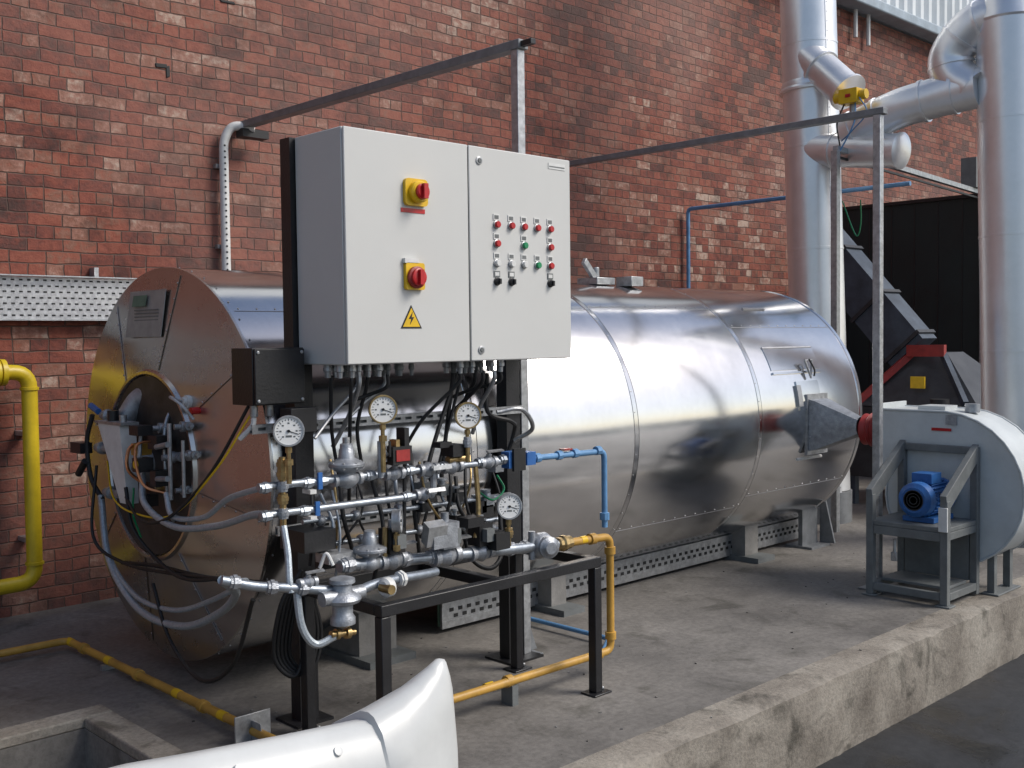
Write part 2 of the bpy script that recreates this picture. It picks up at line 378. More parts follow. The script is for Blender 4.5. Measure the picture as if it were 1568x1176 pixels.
for x in segx:
    for k in range(26):
        a=-1.4+k*.13; xx=x+(-.009 if x!=X0 else .03); p=surf(xx,a,.003); nn=(surf(xx,a,1)-p)
        b.lathe(p,nn,[(-.001,.005),(.0025,.004),(.0035,.001)],m_seam,8)
b.finish(parent=tank,angle=30)
b=B('inspection_hatch')
patch(b,7.02,7.72,z2a(1.50),z2a(1.515),.014,m_tank,4)
patch(b,7.02,7.72,z2a(1.53),z2a(1.70),.005,m_tank,8)
patch(b,7.02,7.72,z2a(1.695),z2a(1.705),.010,m_seam,2)
patch(b,7.30,7.62,z2a(1.22),z2a(1.44),.01,m_tank,8)
patch(b,7.28,7.34,z2a(1.25),z2a(1.41),.02,m_seam,4)
patch(b,7.34,7.70,z2a(.83),z2a(.845),.010,m_wht,2)
patch(b,7.2,7.5,z2a(2.0),z2a(2.012),.010,m_seam,2)
c=surf(7.50,z2a(1.52),.02)
b.tube([c+V((-.05,-.005,.075)),c+V((.0,-.03,-.06)),c+V((.05,-.005,.075)),c+V((-.05,-.005,.075))],.009,m_galv,6)
b.tube([c+V((.0,-.012,.085)),c+V((.035,-.04,-.0)),c+V((.03,-.04,-.05))],.007,m_dk,6,smooth=True)
b.finish(parent=tank,angle=35)
b=B('front_plate_seams')
for k in range(8):
    a=math.radians(12+45*k); d=V((0,math.cos(a),math.sin(a)))
    p=V((X0-.103,TY,TZ))+d*.52; q=V((X0-.019,TY,TZ))+d*1.02
    b.beam(p,q,.018,.003,m_face,up=(1,0,0))
    for j in range(6):
        pp=p.lerp(q,(j+.5)/6); b.lathe(pp,(-1,0,0),[(0,.006),(.004,.005),(.006,.001)],m_seam,8)
b.finish(parent=tank)
b=B('rating_plate')
cc=V((X0-.062,5.54,1.955))
b.obox(cc,(.002,0,0),(0,.21,0),(.018,0,.125),m_plate)
b.obox(cc+V((-.004,.06,.07)),(.0015,0,0),(0,.08,0),(.006,0,.03),m_tangrn)
for k in range(7): b.obox(cc+V((-.006,-.02,.02-k*.018)),(.0015,0,0),(0,.14,0),(0,0,.003),m_grey)
b.finish(parent=tank)
b=B('tank_supports')
for (x,w) in ((3.62,.16),(5.1,.10),(7.35,.12)):
    b.box(x-w,x+w,4.72,6.1,0,.04,m_grey)
    b.box(x-w+.03,x+w-.03,4.86,5.98,.04,.30,m_block)
b.box(8.02,8.26,4.8,4.84,0,.62,m_gant); b.box(8.02,8.26,6.0,6.04,0,.6,m_gant); b.box(8.0,8.3,4.7,4.95,0,.02,m_gant)
b.prism([(8.30,4.80,.02),(8.30,4.66,.02),(8.30,4.80,.6)],(.02,0,0),m_gant)
b.box(4.2,8.45,5.02,5.03,.04,.20,m_tangrn)
b.box(4.2,8.45,4.985,5.005,.03,.075,m_galv); b.box(4.2,8.45,4.985,5.005,.165,.20,m_galv)
b.box(4.2,8.45,4.987,5.005,.075,.165,m_galv)
x=4.26
while x<8.4:
    b.box(x,x+.032,4.984,4.987,.128,.150,m_dk); b.box(x+.035,x+.067,4.984,4.987,.088,.110,m_dk); x+=.072
b.finish(parent=tank)
b=B('tank_top_fittings')
b.box(5.95,6.15,5.25,5.45,2.19,2.24,m_galv); b.cyl((6.05,5.35,2.2),(6.05,5.35,2.32),.025,m_galv); b.beam((5.86,5.3,2.36),(6.02,5.32,2.22),.03,.05,m_galv)
b.box(6.22,6.36,5.15,5.30,2.18,2.25,m_galv)
b.finish(parent=tank,bevel=.004)

# ---------------------------------------------------------------- burner
b=B('gas_burner')
F=X0-.02
b.lathe((0,TY,TZ),(1,0,0),[(F+.20,.455),(F+.17,.45),(F+.16,.36),(F+.12,.34)],m_inner,48)
b.lathe((0,TY+.02,TZ),(-1,0,0),[(-F-.14,.365),(-F-.06,.365),(-F-.05,.355),(-F-.05,.315),(-F-.07,.31),(-F-.07,0)],m_galv,48)
b.lathe((0,TY+.02,TZ),(-1,0,0),[(-F-.075,.30),(-F-.07,.30),(-F-.065,.27),(-F-.065,.0)],m_inner,40)
b.lathe((0,TY+.02,TZ),(-1,0,0),[(-F-.065,.20),(-F+.02,.195),(-F+.03,.18),(-F+.03,0)],m_grey,40)
b.lathe((0,TY+.02,TZ),(-1,0,0),[(-F+.03,.12),(-F+.08,.115),(-F+.09,.09),(-F+.14,.08),(-F+.15,.05),(-F+.20,.04),(-F+.20,0)],m_alu,32)
for k in range(12):
    a=k*math.pi/6; b.lathe((F+.06,TY+.02+.335*math.cos(a),TZ+.335*math.sin(a)),(-1,0,0),[(0,.016),(.03,.016),(.031,.008),(.05,.008)],m_galv,6)
b.tube([(F-.02,TY-.2,TZ+.35),(F-.12,TY-.25,TZ+.2),(F-.12,TY-.28,TZ-.2),(F-.02,TY-.22,TZ-.33)],.010,m_galv,8,smooth=True)
b.tube([(2.74,5.30,1.50),(2.66,5.46,1.54),(2.60,5.58,1.50),(2.55,5.64,1.40)],.060,m_alu,18,smooth=True)
def taper(c0,h0,c1,h1,m):
    vs=[]
    for (cx,cy,cz),(hx,hy) in ((c0,h0),(c1,h1)):
        vs+=[(cx-hx,cy-hy,cz),(cx+hx,cy-hy,cz),(cx+hx,cy+hy,cz),(cx-hx,cy+hy,cz)]
    b.add(vs,[(0,1,2,3),(4,5,6,7),(0,1,5,4),(1,2,6,5),(2,3,7,6),(3,0,4,7)],m)
# tapered air box with flange at the left of the throat
taper((2.46,5.58,1.385),(.05,.16),(2.46,5.58,1.370),(.05,.16),m_galv)
taper((2.46,5.58,1.369),(.045,.135),(2.46,5.45,.96),(.03,.045),m_wht)
b.cyl((2.46,5.62,1.385),(2.46,5.62,1.44),.03,m_blk,14); b.cyl((2.46,5.50,1.385),(2.46,5.50,1.42),.02,m_galv,14)
for (y,z,x) in ((5.90,1.40,2.52),(5.94,1.22,2.50),(5.84,.98,2.50)):
    b.lathe((x,y,z),(0,-1,0),[(0,.02),(.02,.026),(.06,.026),(.065,.036),(.09,.036),(.095,.022),(.2,.022)],m_alu,14)
b.cyl((2.50,5.90,1.42),(2.50,6.0,1.45),.018,m_blue,10)
b.box(2.44,2.51,6.02,6.16,1.18,1.24,m_blk); b.cyl((2.46,6.0,1.14),(2.46,6.10,1.06),.02,m_rub)
b.tube([(2.50,5.98,1.40),(2.48,6.02,1.25),(2.48,5.98,1.05),(2.50,5.88,.93)],.014,m_rub,8,smooth=True)
def fitting(b,p,d,s=1,m=m_alu):
    b.lathe(p,d,[(0,.022*s),(.03*s,.022*s),(.032*s,.032*s),(.055*s,.032*s),(.057*s,.020*s),(.10*s,.020*s),(.102*s,.034*s),(.13*s,.034*s),(.132*s,.018*s),(.17*s,.018*s)],m,12)
for (y,z,m,s) in ((5.22,1.36,m_alu,.8),(5.08,1.22,m_alu,.9),(4.98,1.38,m_alu,.8),(5.0,1.06,m_alu,.75),(5.22,1.05,m_brass,.75),(4.92,1.24,m_galv,.8)):
    fitting(b,(F-.03,y,z),(-1,.15,0),s,m); fitting(b,(F-.11,y+.05,z),(0,-1,.05),s*.8,m)
b.box(2.40,2.48,5.20,5.30,1.33,1.38,m_blk); b.box(2.38,2.46,5.16,5.23,1.15,1.22,m_blk); b.cyl((2.42,5.18,1.19),(2.37,5.18,1.19),.020,m_yell2)
b.box(2.43,2.51,5.08,5.14,1.08,1.16,m_blk); b.box(2.44,2.52,5.30,5.37,1.22,1.28,m_ochre)
b.box(2.46,2.54,5.12,5.22,1.26,1.33,m_blk); b.box(2.46,2.52,5.24,5.30,.96,1.02,m_rub)
b.tube([(2.52,5.36,1.28),(2.42,5.34,1.26),(2.40,5.32,1.15),(2.48,5.28,1.06)],.009,m_copper,8,smooth=True)
b.tube([(2.52,5.20,1.30),(2.38,5.18,1.28),(2.38,5.12,1.1),(2.46,5.02,1.05)],.007,m_copper,8,smooth=True)
b.tube([(2.46,5.28,1.38),(2.44,5.28,1.2),(2.46,5.26,.98)],.011,m_alu,8)
b.tube([(2.47,5.0,1.40),(2.47,5.0,1.02)],.011,m_galv,8); b.tube([(2.49,4.90,1.32),(2.49,4.90,1.04)],.009,m_galv,8)
b.lathe((2.60,5.02,1.50),(-1,0,0),[(0,.035),(.03,.035),(.031,.025),(.05,.025)],m_wht,16); b.lathe((2.60,4.93,1.46),(-1,0,0),[(0,.018),(.05,.018)],m_red,12)
b.tube([(2.55,5.02,1.5),(2.48,5.0,1.53),(2.50,4.92,1.49),(2.54,4.88,1.42)],.008,m_galv,8,smooth=True)
b.cyl((2.44,5.08,1.28),(2.44,4.96,1.30),.014,m_alu); b.cyl((2.44,5.08,1.12),(2.44,4.97,1.13),.014,m_alu)
b.finish(bevel=0,angle=35)

b=B('burner_hoses_and_cables')
b.tube([(2.50,5.90,.95),(2.46,5.72,.62),(2.44,5.32,.42),(2.44,4.85,.42),(2.42,4.45,.56),(2.28,4.05,.74),(2.06,3.76,.878)],.019,m_flex,12,smooth=True)
b.tube([(2.50,5.88,.90),(2.47,5.74,.64),(2.45,5.38,.48),(2.45,4.95,.48),(2.44,4.55,.60),(2.32,4.05,.78),(2.14,3.76,.86)],.013,m_flex,10,smooth=True)
b.tube([(2.44,5.24,1.13),(2.38,5.10,1.0),(2.36,4.75,.93),(2.36,4.35,.98),(2.33,4.0,1.07),(2.29,3.81,1.10)],.016,m_flex,10,smooth=True)
b.tube([(2.42,4.95,1.06),(2.38,4.8,.97),(2.38,4.5,1.0),(2.34,4.2,1.12),(2.29,3.81,1.213)],.013,m_flex,10,smooth=True)
b.tube([(2.48,5.60,.62),(2.48,5.2,.66),(2.44,4.77,.69),(2.40,4.3,.73),(2.30,3.75,.81)],.011,m_rub,8,smooth=True)
b.tube([(2.48,5.90,1.12),(2.40,5.78,.75),(2.44,5.5,.64),(2.44,5.0,.66),(2.40,4.5,.72),(2.40,3.75,.80)],.009,m_rub,8,smooth=True)
b.tube([(2.42,5.4,1.05),(2.40,5.28,.85),(2.42,5.0,.7),(2.4,4.7,.68),(2.4,4.35,.74)],.010,m_rub,8,smooth=True)
b.tube([(2.46,5.2,.57),(2.42,4.95,.34),(2.40,4.6,.22),(2.40,4.3,.36),(2.36,4.05,.70)],.010,m_rub,8,smooth=True)
b.tube([(2.5,5.8,1.15),(2.42,5.55,.98),(2.38,5.2,.94),(2.38,4.8,.98),(2.42,4.45,1.22),(2.50,4.3,1.45),(2.55,4.25,1.55)],.005,m_yell2,6,smooth=True)
b.tube([(2.42,5.4,1.0),(2.36,5.1,.92),(2.36,4.8,.97),(2.42,4.5,1.2),(2.52,4.28,1.55)],.008,m_rub,8,smooth=True)
b.tube([(2.44,5.35,1.05),(2.42,5.32,.92),(2.44,5.28,.80)],.006,m_grn,6,smooth=True)
b.finish(angle=60)

# ---------------------------------------------------------------- frame + posts
b=B('cabinet_support_frame')
b.box(2.74,2.84,4.29,4.37,.012,2.735,m_blk); b.box(2.69,2.89,4.24,4.43,0,.012,m_blk)
b.box(4.10,4.20,4.29,4.37,.012,2.72,m_blk); b.box(4.05,4.30,4.22,4.44,0,.012,m_blk)
b.box(2.84,4.10,4.30,4.36,2.62,2.68,m_blk); b.box(2.84,4.10,4.30,4.36,1.72,1.78,m_blk)
def strut(x0,x1,z,y,h=.042):
    b.box(x0,x1,y-.02,y,z-h/2,z-h/2+.006,m_galv); b.box(x0,x1,y-.02,y,z+h/2-.006,z+h/2,m_galv); b.box(x0,x1,y-.004,y,z-h/2,z+h/2,m_grey)
    b.box(x0,x1,y-.022,y-.0205,z-h/2,z-.007,m_galv); b.box(x0,x1,y-.022,y-.0205,z+.007,z+h/2,m_galv)
    x=x0
    while x<x1-.05:
        b.box(x,x+.03,y-.0215,y-.019,z-.007,z+.007,m_galv); x+=.07
strut(2.5,4.22,1.405,4.285); strut(2.62,4.1,.93,4.285)
b.finish(bevel=0)
b=B('pipe_support_table')
w=.05
for (x,y) in ((4.03,3.59),(2.70,3.59),(4.03,4.16),(2.70,4.16)):
    b.box(x-w/2,x+w/2,y-w/2,y+w/2,.01,.645,m_blk); b.box(x-.06,x+.07,y-.05,y+.05,0,.01,m_blk)
    b.cyl((x+.05,y,.01),(x+.05,y,.025),.01,m_galv,8)
b.box(2.675,4.055,3.565,3.615,.646,.696,m_blk); b.box(2.675,4.055,4.135,4.185,.646,.696,m_blk)
for x in (2.70,3.37,4.03): b.box(x-w/2,x+w/2,3.616,4.134,.647,.695,m_blk)
b.finish(bevel=.004)

# ---------------------------------------------------------------- cabinet
cab=empty('control_cabinet')
b=B('cabinet_body'); b.box(2.765,4.21,3.918,4.285,1.69,2.735,m_cab); b.finish(bevel=.006,parent=cab)
b=B('cabinet_door_gasket'); b.box(2.775,4.20,3.908,3.919,1.70,2.725,m_blk); b.finish(parent=cab)
b=B('cabinet_doors')
b.box(2.766,3.487,3.9,3.914,1.692,2.733,m_cab); b.box(3.495,4.209,3.9,3.914,1.692,2.733,m_cab); b.finish(bevel=.005,parent=cab)
b=B('cabinet_controls')
yf=3.9
def dsc(x,z,r,h,m,seg=20,y=yf): b.lathe((x,y,z),(0,-1,0),[(0,r),(h*.8,r),(h,r*.85),(h,0)],m,seg)
for (x,z) in ((3.56,2.665),(3.56,1.745)):
    dsc(x,z,.020,.006,m_galv); dsc(x,z,.012,.010,m_grey)
b.box(4.045,4.17,yf-.003,yf,2.675,2.705,m_wht); b.box(4.05,4.165,yf-.004,yf-.003,2.684,2.69,m_grey)
def rsq(x,z,hw,hh,y0,y1,m,r=.02):
    pts=[]
    for cx,cz,a0 in ((x+hw-r,z+hh-r,0),(x-hw+r,z+hh-r,90),(x-hw+r,z-hh+r,180),(x+hw-r,z-hh+r,270)):
        for k in range(5):
            a=math.radians(a0+k*22.5); pts.append((cx+r*math.cos(a),y1,cz+r*math.sin(a)))
    b.prism(pts,(0,y0-y1,0),m)
rsq(3.155,2.475,.066,.062,yf,yf-.02,m_yell2); dsc(3.155,2.475,.050,.035,m_yell2,28,yf-.02); dsc(3.155,2.475,.036,.018,m_red,24,yf-.055)
b.obox((3.155,yf-.08,2.475),(.012,0,0),(0,.010,0),(0,0,.034),m_red)
b.box(3.075,3.215,yf-.003,yf,2.382,2.402,m_red)
rsq(3.14,2.09,.055,.062,yf,yf-.02,m_yell2,.012); dsc(3.14,2.085,.050,.02,m_redp,28,yf-.02); dsc(3.14,2.085,.04,.015,m_red,24,yf-.04)
b.obox((3.14,yf-.062,2.085),(.011,0,0),(0,.009,0),(0,0,.034),m_red)
b.box(3.08,3.16,yf-.02,yf,2.15,2.172,m_wht)
def tri(x,z,s,y0,h,m): b.prism([(x-s,y0,z-s*.87),(x+s,y0,z-s*.87),(x,y0,z+s*.87)],(0,-h,0),m)
tri(3.125,1.905,.062,yf,.002,m_blk); tri(3.125,1.902,.050,yf-.002,.0015,m_yell2)
b.prism([(3.132,yf-.0036,1.928),(3.108,yf-.0036,1.895),(3.123,yf-.0036,1.895),(3.115,yf-.0036,1.868),(3.140,yf-.0036,1.903),(3.126,yf-.0036,1.903)],(0,-.001,0),m_blk)
cols=[3.67,3.77,3.86,3.955,4.05]; rows=[2.362,2.268,2.172,2.082]
pat=[['r','r','r','r','r'],['r',0,'g',0,'r'],['w','w','w','g','r'],['k','k',0,0,'k']]
mm={'r':m_red,'g':m_grn,'w':m_wht,'k':m_blk}
for j,row in enumerate(pat):
    for i,c in enumerate(row):
        if not c: continue
        x,z=cols[i],rows[j]
        dsc(x,z,.0205,.008,m_galv if c!='k' else m_blk); dsc(x,z,.0165,.014,mm[c],16,yf-.008)
        b.box(x-.020,x+.020,yf-.004,yf,z+.022,z+.052,m_wht if c!='k' else m_grey); b.box(x-.014,x+.014,yf-.005,yf-.004,z+.028,z+.046,m_grey if c!='k' else m_wht)
        if c=='k': b.obox((x,yf-.026,z),(.005,0,.0),(0,.006,0),(0,0,.013),m_blk)
b.finish(bevel=0,parent=cab)
b=B('cabinet_cable_glands')
random.seed(3)
def gland(x,y,r,m=m_galv): b.lathe((x,y,1.69),(0,0,-1),[(0,r),(.012,r),(.013,r*1.15),(.03,r*1.15),(.034,r*.8),(.06,r*.7)],m,10)
for i,x in enumerate((2.80,2.85,2.90,2.95,3.0,3.06,3.12,3.2,3.50,3.55,3.60,3.66,3.72,3.78)):
    for y in (4.0,4.1): gland(x+random.uniform(-.01,.01),y+random.uniform(-.01,.01),random.choice((.012,.016,.019)),random.choice((m_galv,m_grey,m_galv)))
tgt=[(2.92,4.2,1.15),(3.0,4.24,1.0),(2.9,4.22,1.3),(2.72,4.1,1.36),(3.05,4.2,1.2),(3.3,4.2,1.25),(3.55,4.22,1.0),(3.4,4.2,.8),(3.62,4.24,1.4),(3.75,4.25,1.45),(3.8,4.24,1.3),(3.3,4.1,.9),(2.9,4.15,1.5),(2.92,4.15,1.42),(3.62,4.2,1.5)]
srcs=[2.82,2.86,2.90,2.96,3.02,3.50,3.55,3.60,3.66,3.70,3.74,3.56,3.06,3.12,3.78]
for x,t in zip(srcs,tgt):
    y=random.choice((4.0,4.1)); p=V((x,y,1.64)); t=V(t)
    b.tube([p,p+V((0,.01,-.06)),p.lerp(t,.5)+V((random.uniform(-.03,.03),.02,-.03)),t],random.choice((.008,.011,.009)),m_rub if random.random()<.75 else m_galv,8,smooth=True)
b.tube([(3.78,4.1,1.62),(3.80,4.12,1.42),(3.95,4.1,1.36),(4.02,4.15,1.30),(3.98,4.2,1.1)],.012,m_rub,8,smooth=True)
b.tube([(3.8,4.05,1.42),(3.93,4.0,1.43),(4.06,4.05,1.32),(4.02,4.15,1.25)],.012,m_galv,8,smooth=True)
b.finish(parent=cab)
b=B('burner_control_box')
b.box(2.47,2.735,4.20,4.38,1.515,1.77,m_blk); b.box(2.475,2.73,4.185,4.198,1.52,1.765,m_blk)
for (x,z) in ((2.49,1.75),(2.715,1.75),(2.49,1.535),(2.715,1.535)): b.lathe((x,4.185,z),(0,-1,0),[(0,.009),(.006,.008),(.006,0)],m_galv,10)
b.box(2.60,2.735,4.10,4.19,1.39,1.50,m_rub); b.cyl((2.52,4.28,1.515),(2.52,4.28,1.46),.018,m_galv,12); b.cyl((2.60,4.28,1.515),(2.60,4.28,1.46),.018,m_galv,12)
b.tube([(2.52,4.28,1.46),(2.51,4.28,1.42),(2.48,4.34,1.36)],.012,m_wht,8,smooth=True)
b.finish(bevel=.006)

# ---------------------------------------------------------------- valve train
b=B('gas_valve_train')
def gauge(p,stem_to,face=(-.45,-.89,0),r=.060,rim=None):
    p=V(p); f=V(face).normalized(); rt=f.cross(V((0,0,1))).normalized(); up=V((0,0,1))
    b.lathe(p-f*.018,f,[(0,r*.85),(.003,r),(.030,r),(.036,r*1.06),(.042,r*1.04),(.042,r*.93),(.036,r*.92)],rim or m_galv,32)
    b.lathe(p+f*.0185,f,[(0,r*.93),(.0005,r*.93)],m_glass,32)
    c=p+f*.0195
    for k in range(19):
        a=math.radians(-45+k*15); d=rt*math.cos(a)+up*math.sin(a)
        t=f.cross(d); b.obox(c+d*r*.76,d*(r*.09 if k%3==0 else r*.05),t*.0011,f*.0004,m_blk)
    for k in range(0,19,3):
        a=math.radians(-45+k*15); d=rt*math.cos(a)+up*math.sin(a); b.obox(c+d*r*.53,rt*.004,up*.003,f*.0004,m_grey)
    a=math.radians(200); d=rt*math.cos(a)+up*math.sin(a); b.obox(c+d*r*.28+f*.001,d*r*.42,f.cross(d)*.0015,f*.0005,m_blk)
    b.lathe(c,f,[(0,.006),(.004,.006),(.004,0)],m_blk,12)
    b.obox(c-up*r*.35,rt*.012,up*.004,f*.0003,m_grey)
    L=(p.z-r)-stem_to
    b.lathe(V((p.x,p.y,p.z-r*.9)),(0,0,-1),[(0,.008),(.012,.008),(.013,.014),(.035,.014),(.036,.009),(.06,.009),(.061,.018),(.085,.018),(.086,.011),(L,.011)],m_brass,8)
def union(p,ax,r,m=m_pipe,l=.05):
    p=V(p); a=V(ax).normalized(); b.lathe(p-a*l/2,a,[(0,r),(.002,r*1.3),(l*.3,r*1.32),(l*.32,r*1.55),(l*.68,r*1.55),(l*.7,r*1.32),(l-.002,r*1.3),(l,r)],m,8)
def bvalve(p,r,hm,ax=(1,0,0),up=(0,-.3,1)):
    p=V(p); a=V(ax).normalized(); u=V(up).normalized()
    b.lathe(p-a*r*2.6,a,[(0,r*1.35),(r*1.0,r*1.35),(r*1.1,r*1.05),(r*1.4,r*1.2),(r*2.6,r*1.7),(r*3.8,r*1.2),(r*4.1,r*1.05),(r*4.2,r*1.35),(r*5.2,r*1.35)],m_alu,14)
    b.lathe(p,u,[(0,r*.7),(r*2.1,r*.7),(r*2.1,r*.35),(r*2.9,r*.35)],m_alu,12)
    b.obox(p+u*r*2.8+a*r*1.8,a*r*2.6,a.cross(u)*r*.5,u*.003,hm)
def regulator(p,s,flip=1):
    p=V(p)
    b.lathe(p-V((.09*s,0,0)),(1,0,0),[(0,.035*s),(.02*s,.035*s),(.025*s,.024*s),(.05*s,.04*s),(.09*s,.052*s),(.13*s,.04*s),(.155*s,.024*s),(.16*s,.035*s),(.18*s,.035*s)],m_alu,16)
    b.lathe(p,(0,0,flip),[(0,.04*s),(.035*s,.04*s),(.05*s,.07*s),(.065*s,.092*s),(.072*s,.098*s),(.085*s,.098*s),(.092*s,.092*s),(.10*s,.07*s),(.115*s,.045*s),(.16*s,.04*s),(.165*s,.036*s),(.19*s,.034*s),(.195*s,.018*s)],m_alu,28)
    for k in range(8):
        a=k*math.pi/4; b.lathe(p+V((.088*s*math.cos(a),.088*s*math.sin(a),.06*s*flip)),(0,0,flip),[(0,.008*s),(.036*s,.008*s)],m_galv,6)
def solenoid(p,s,m=m_blk,m2=m_alu):
    p=V(p); bvalve(p,.022*s,m_galv)
    b.box(p.x-.035*s,p.x+.035*s,p.y-.035*s,p.y+.035*s,p.z+.03*s,p.z+.12*s,m); b.lathe(p+V((0,0,.12*s)),(0,0,1),[(0,.014*s),(.03*s,.014*s),(.03*s,0)],m2,12)
    b.box(p.x-.02*s,p.x+.02*s,p.y-.062*s,p.y-.035*s,p.z+.05*s,p.z+.10*s,m_grey)
r=.016
b.cyl((2.25,3.8,1.215),(3.72,3.8,1.20),r,m_pipe); b.cyl((2.26,3.8,1.10),(3.15,3.8,1.09),r,m_pipe)
for x in (2.28,2.48,2.55,2.80,3.02,3.22,3.45,3.60): union((x,3.8,1.21),(1,0,0),r)
for x in (2.28,2.46,3.0,3.13): union((x,3.8,1.095),(1,0,0),r)
b.box(2.475,2.505,3.77,3.83,1.165,1.182,m_wht); b.box(2.475,2.505,3.77,3.83,1.06,1.072,m_wht)
b.box(2.52,2.54,3.775,3.785,1.18,1.25,m_blue); b.box(2.505,2.525,3.775,3.785,1.07,1.13,m_blue)
b.tube([(2.35,3.78,1.33),(2.35,3.78,1.03)],.014,m_brass,10)
for z in (1.30,1.26,1.21,1.16,1.10): union((2.35,3.78,z),(0,0,1),.016,m_alu if z in(1.21,1.10) else m_brass,.045)
gauge((2.35,3.73,1.44),1.22)
b.tube([(2.35,3.78,1.05),(2.33,3.72,.95),(2.31,3.68,.85),(2.31,3.67,.80)],.014,m_flex,8,smooth=True)
regulator((2.68,3.8,1.205),.80); b.cyl((2.68,3.8,1.35),(2.68,3.8,1.385),.016,m_galv)
gauge((2.83,3.74,1.50),1.22,rim=m_brass); bvalve((2.86,3.78,1.30),.013,m_blk,ax=(0,0,1),up=(.3,-1,0)); b.cyl((2.83,3.76,1.36),(2.83,3.76,1.2),.013,m_alu)
bvalve((2.93,3.8,1.205),.020,m_redp)
b.box(2.885,2.99,3.74,3.82,1.25,1.33,m_rub); b.box(2.90,2.975,3.735,3.742,1.265,1.315,m_redp); b.box(2.91,2.93,3.75,3.8,1.33,1.36,m_brass)
b.box(2.95,2.975,3.74,3.80,1.33,1.41,m_rub)
bvalve((3.13,3.8,1.205),.021,m_galv,up=(0,-1,.2)); bvalve((3.10,3.8,1.095),.019,m_galv,up=(.1,-1,.4))
bvalve((3.27,3.8,1.205),.022,m_blk); b.box(3.24,3.32,3.75,3.84,1.255,1.31,m_blk); b.cyl((3.24,3.79,1.24),(3.34,3.79,1.24),.018,m_brass)
b.box(3.18,3.25,3.77,3.83,1.30,1.325,m_rub)
gauge((3.32,3.74,1.445),1.22,rim=m_brass); union((3.32,3.74,1.32),(0,0,1),.014,m_alu)
b.tube([(3.42,3.8,1.21),(3.42,3.78,.98),(3.38,3.76,.86)],.012,m_brass,8,smooth=True); b.tube([(3.0,3.8,1.4),(3.0,3.82,.9)],.009,m_rub,8)
b.tube([(3.16,3.8,1.2),(3.16,3.8,1.09)],.015,m_alu,8)
bvalve((3.50,3.8,1.205),.020,m_galv); b.box(3.62,3.72,3.775,3.83,1.165,1.245,m_blue); b.box(3.64,3.72,3.76,3.775,1.15,1.26,m_rub)
R=.026
b.tube([(2.62,3.78,.84),(2.9,3.78,.82),(3.4,3.77,.785),(4.02,3.76,.745)],R,m_pipe,14)
for (x,z) in ((2.66,.84),(2.97,.818),(3.12,.805),(3.45,.782),(3.62,.77),(3.72,.765)): union((x,3.78,z),(1,0,0),R*.9,m_alu,.06)
regulator((2.78,3.78,.83),.75,1)
solenoid((2.90,3.78,.825),1.2,m_rub); solenoid((3.20,3.77,.80),1.35,m_alu)
b.box(3.06,3.20,3.68,3.70,.86,.97,m_alu)
b.obox((3.08,3.70,.93),(.055,0,0),(0,.02,.012),(0,-.01,.045),m_galv)
solenoid((3.42,3.77,.785),1.2,m_blk); b.box(3.44,3.53,3.68,3.76,.80,.88,m_rub); b.box(3.30,3.40,3.72,3.8,.92,.965,m_blk)
b.lathe((3.76,3.765,.76),(1,0,0),[(0,.03),(.01,.05),(.03,.062),(.05,.065),(.09,.065),(.1,.05),(.12,.03)],m_alu,20)
b.lathe((3.82,3.72,.76),(-.3,-1,0),[(0,.055),(.03,.055),(.035,.045),(.05,.03)],m_alu,18)
b.cyl((3.76,3.765,.70),(3.76,3.765,.84),.018,m_alu)
gauge((2.88,3.72,1.01),.87,face=(.7,-.7,0),r=.05); gauge((3.54,3.70,1.0),.80); union((3.54,3.70,.87),(0,0,1),.015,m_brass)
b.tube([(2.85,3.76,.98),(2.85,3.77,.83)],.013,m_brass,8)
b.tube([(2.05,3.75,.88),(2.18,3.72,.84),(2.30,3.68,.82),(2.45,3.65,.79),(2.52,3.65,.78)],.020,m_pipe,12,smooth=True)
for x,z,y in ((2.10,.865,3.74),(2.24,.828,3.70),(2.36,.81,3.665)): union((x,y,z),(1,-.2,-.15),.020,m_alu,.045)
bvalve((2.38,3.66,.83),.016,m_galv,ax=(1,0,0))
b.lathe((2.52,3.62,.84),(0,0,-1),[(0,.018),(.01,.052),(.025,.054),(.035,.038),(.06,.042),(.08,.072),(.092,.078),(.105,.072),(.118,.043),(.155,.042),(.17,.052),(.195,.052),(.205,.028),(.22,0)],m_alu,24)
b.cyl((2.42,3.62,.76),(2.62,3.62,.76),.030,m_alu)
b.tube([(2.60,3.63,.76),(2.75,3.66,.77),(3.02,3.70,.755),(3.10,3.72,.75)],.021,m_pipe,12,smooth=True)
b.lathe((2.71,3.60,.76),(1,.1,0),[(0,.03),(.01,.042),(.04,.042),(.045,.03)],m_wht,18); union((2.86,3.67,.765),(1,.1,0),.024,m_wht,.035)
b.cyl((2.72,3.62,.76),(2.72,3.55,.76),.020,m_brass)
b.tube([(2.34,3.68,.82),(2.35,3.66,.66),(2.40,3.64,.58),(2.48,3.62,.60)],.016,m_flex,8,smooth=True)
fitting(b,(2.46,3.62,.61),(1,0,-.1),.7,m_brass)
b.tube([(2.52,3.78,.85),(2.54,3.76,.91),(2.56,3.74,.86)],.008,m_wht,8,smooth=True)
b.box(2.50,2.66,3.86,4.05,.90,.99,m_blk); b.box(2.58,2.72,3.80,3.9,.85,.89,m_galv)
b.finish(angle=35,bevel=0)

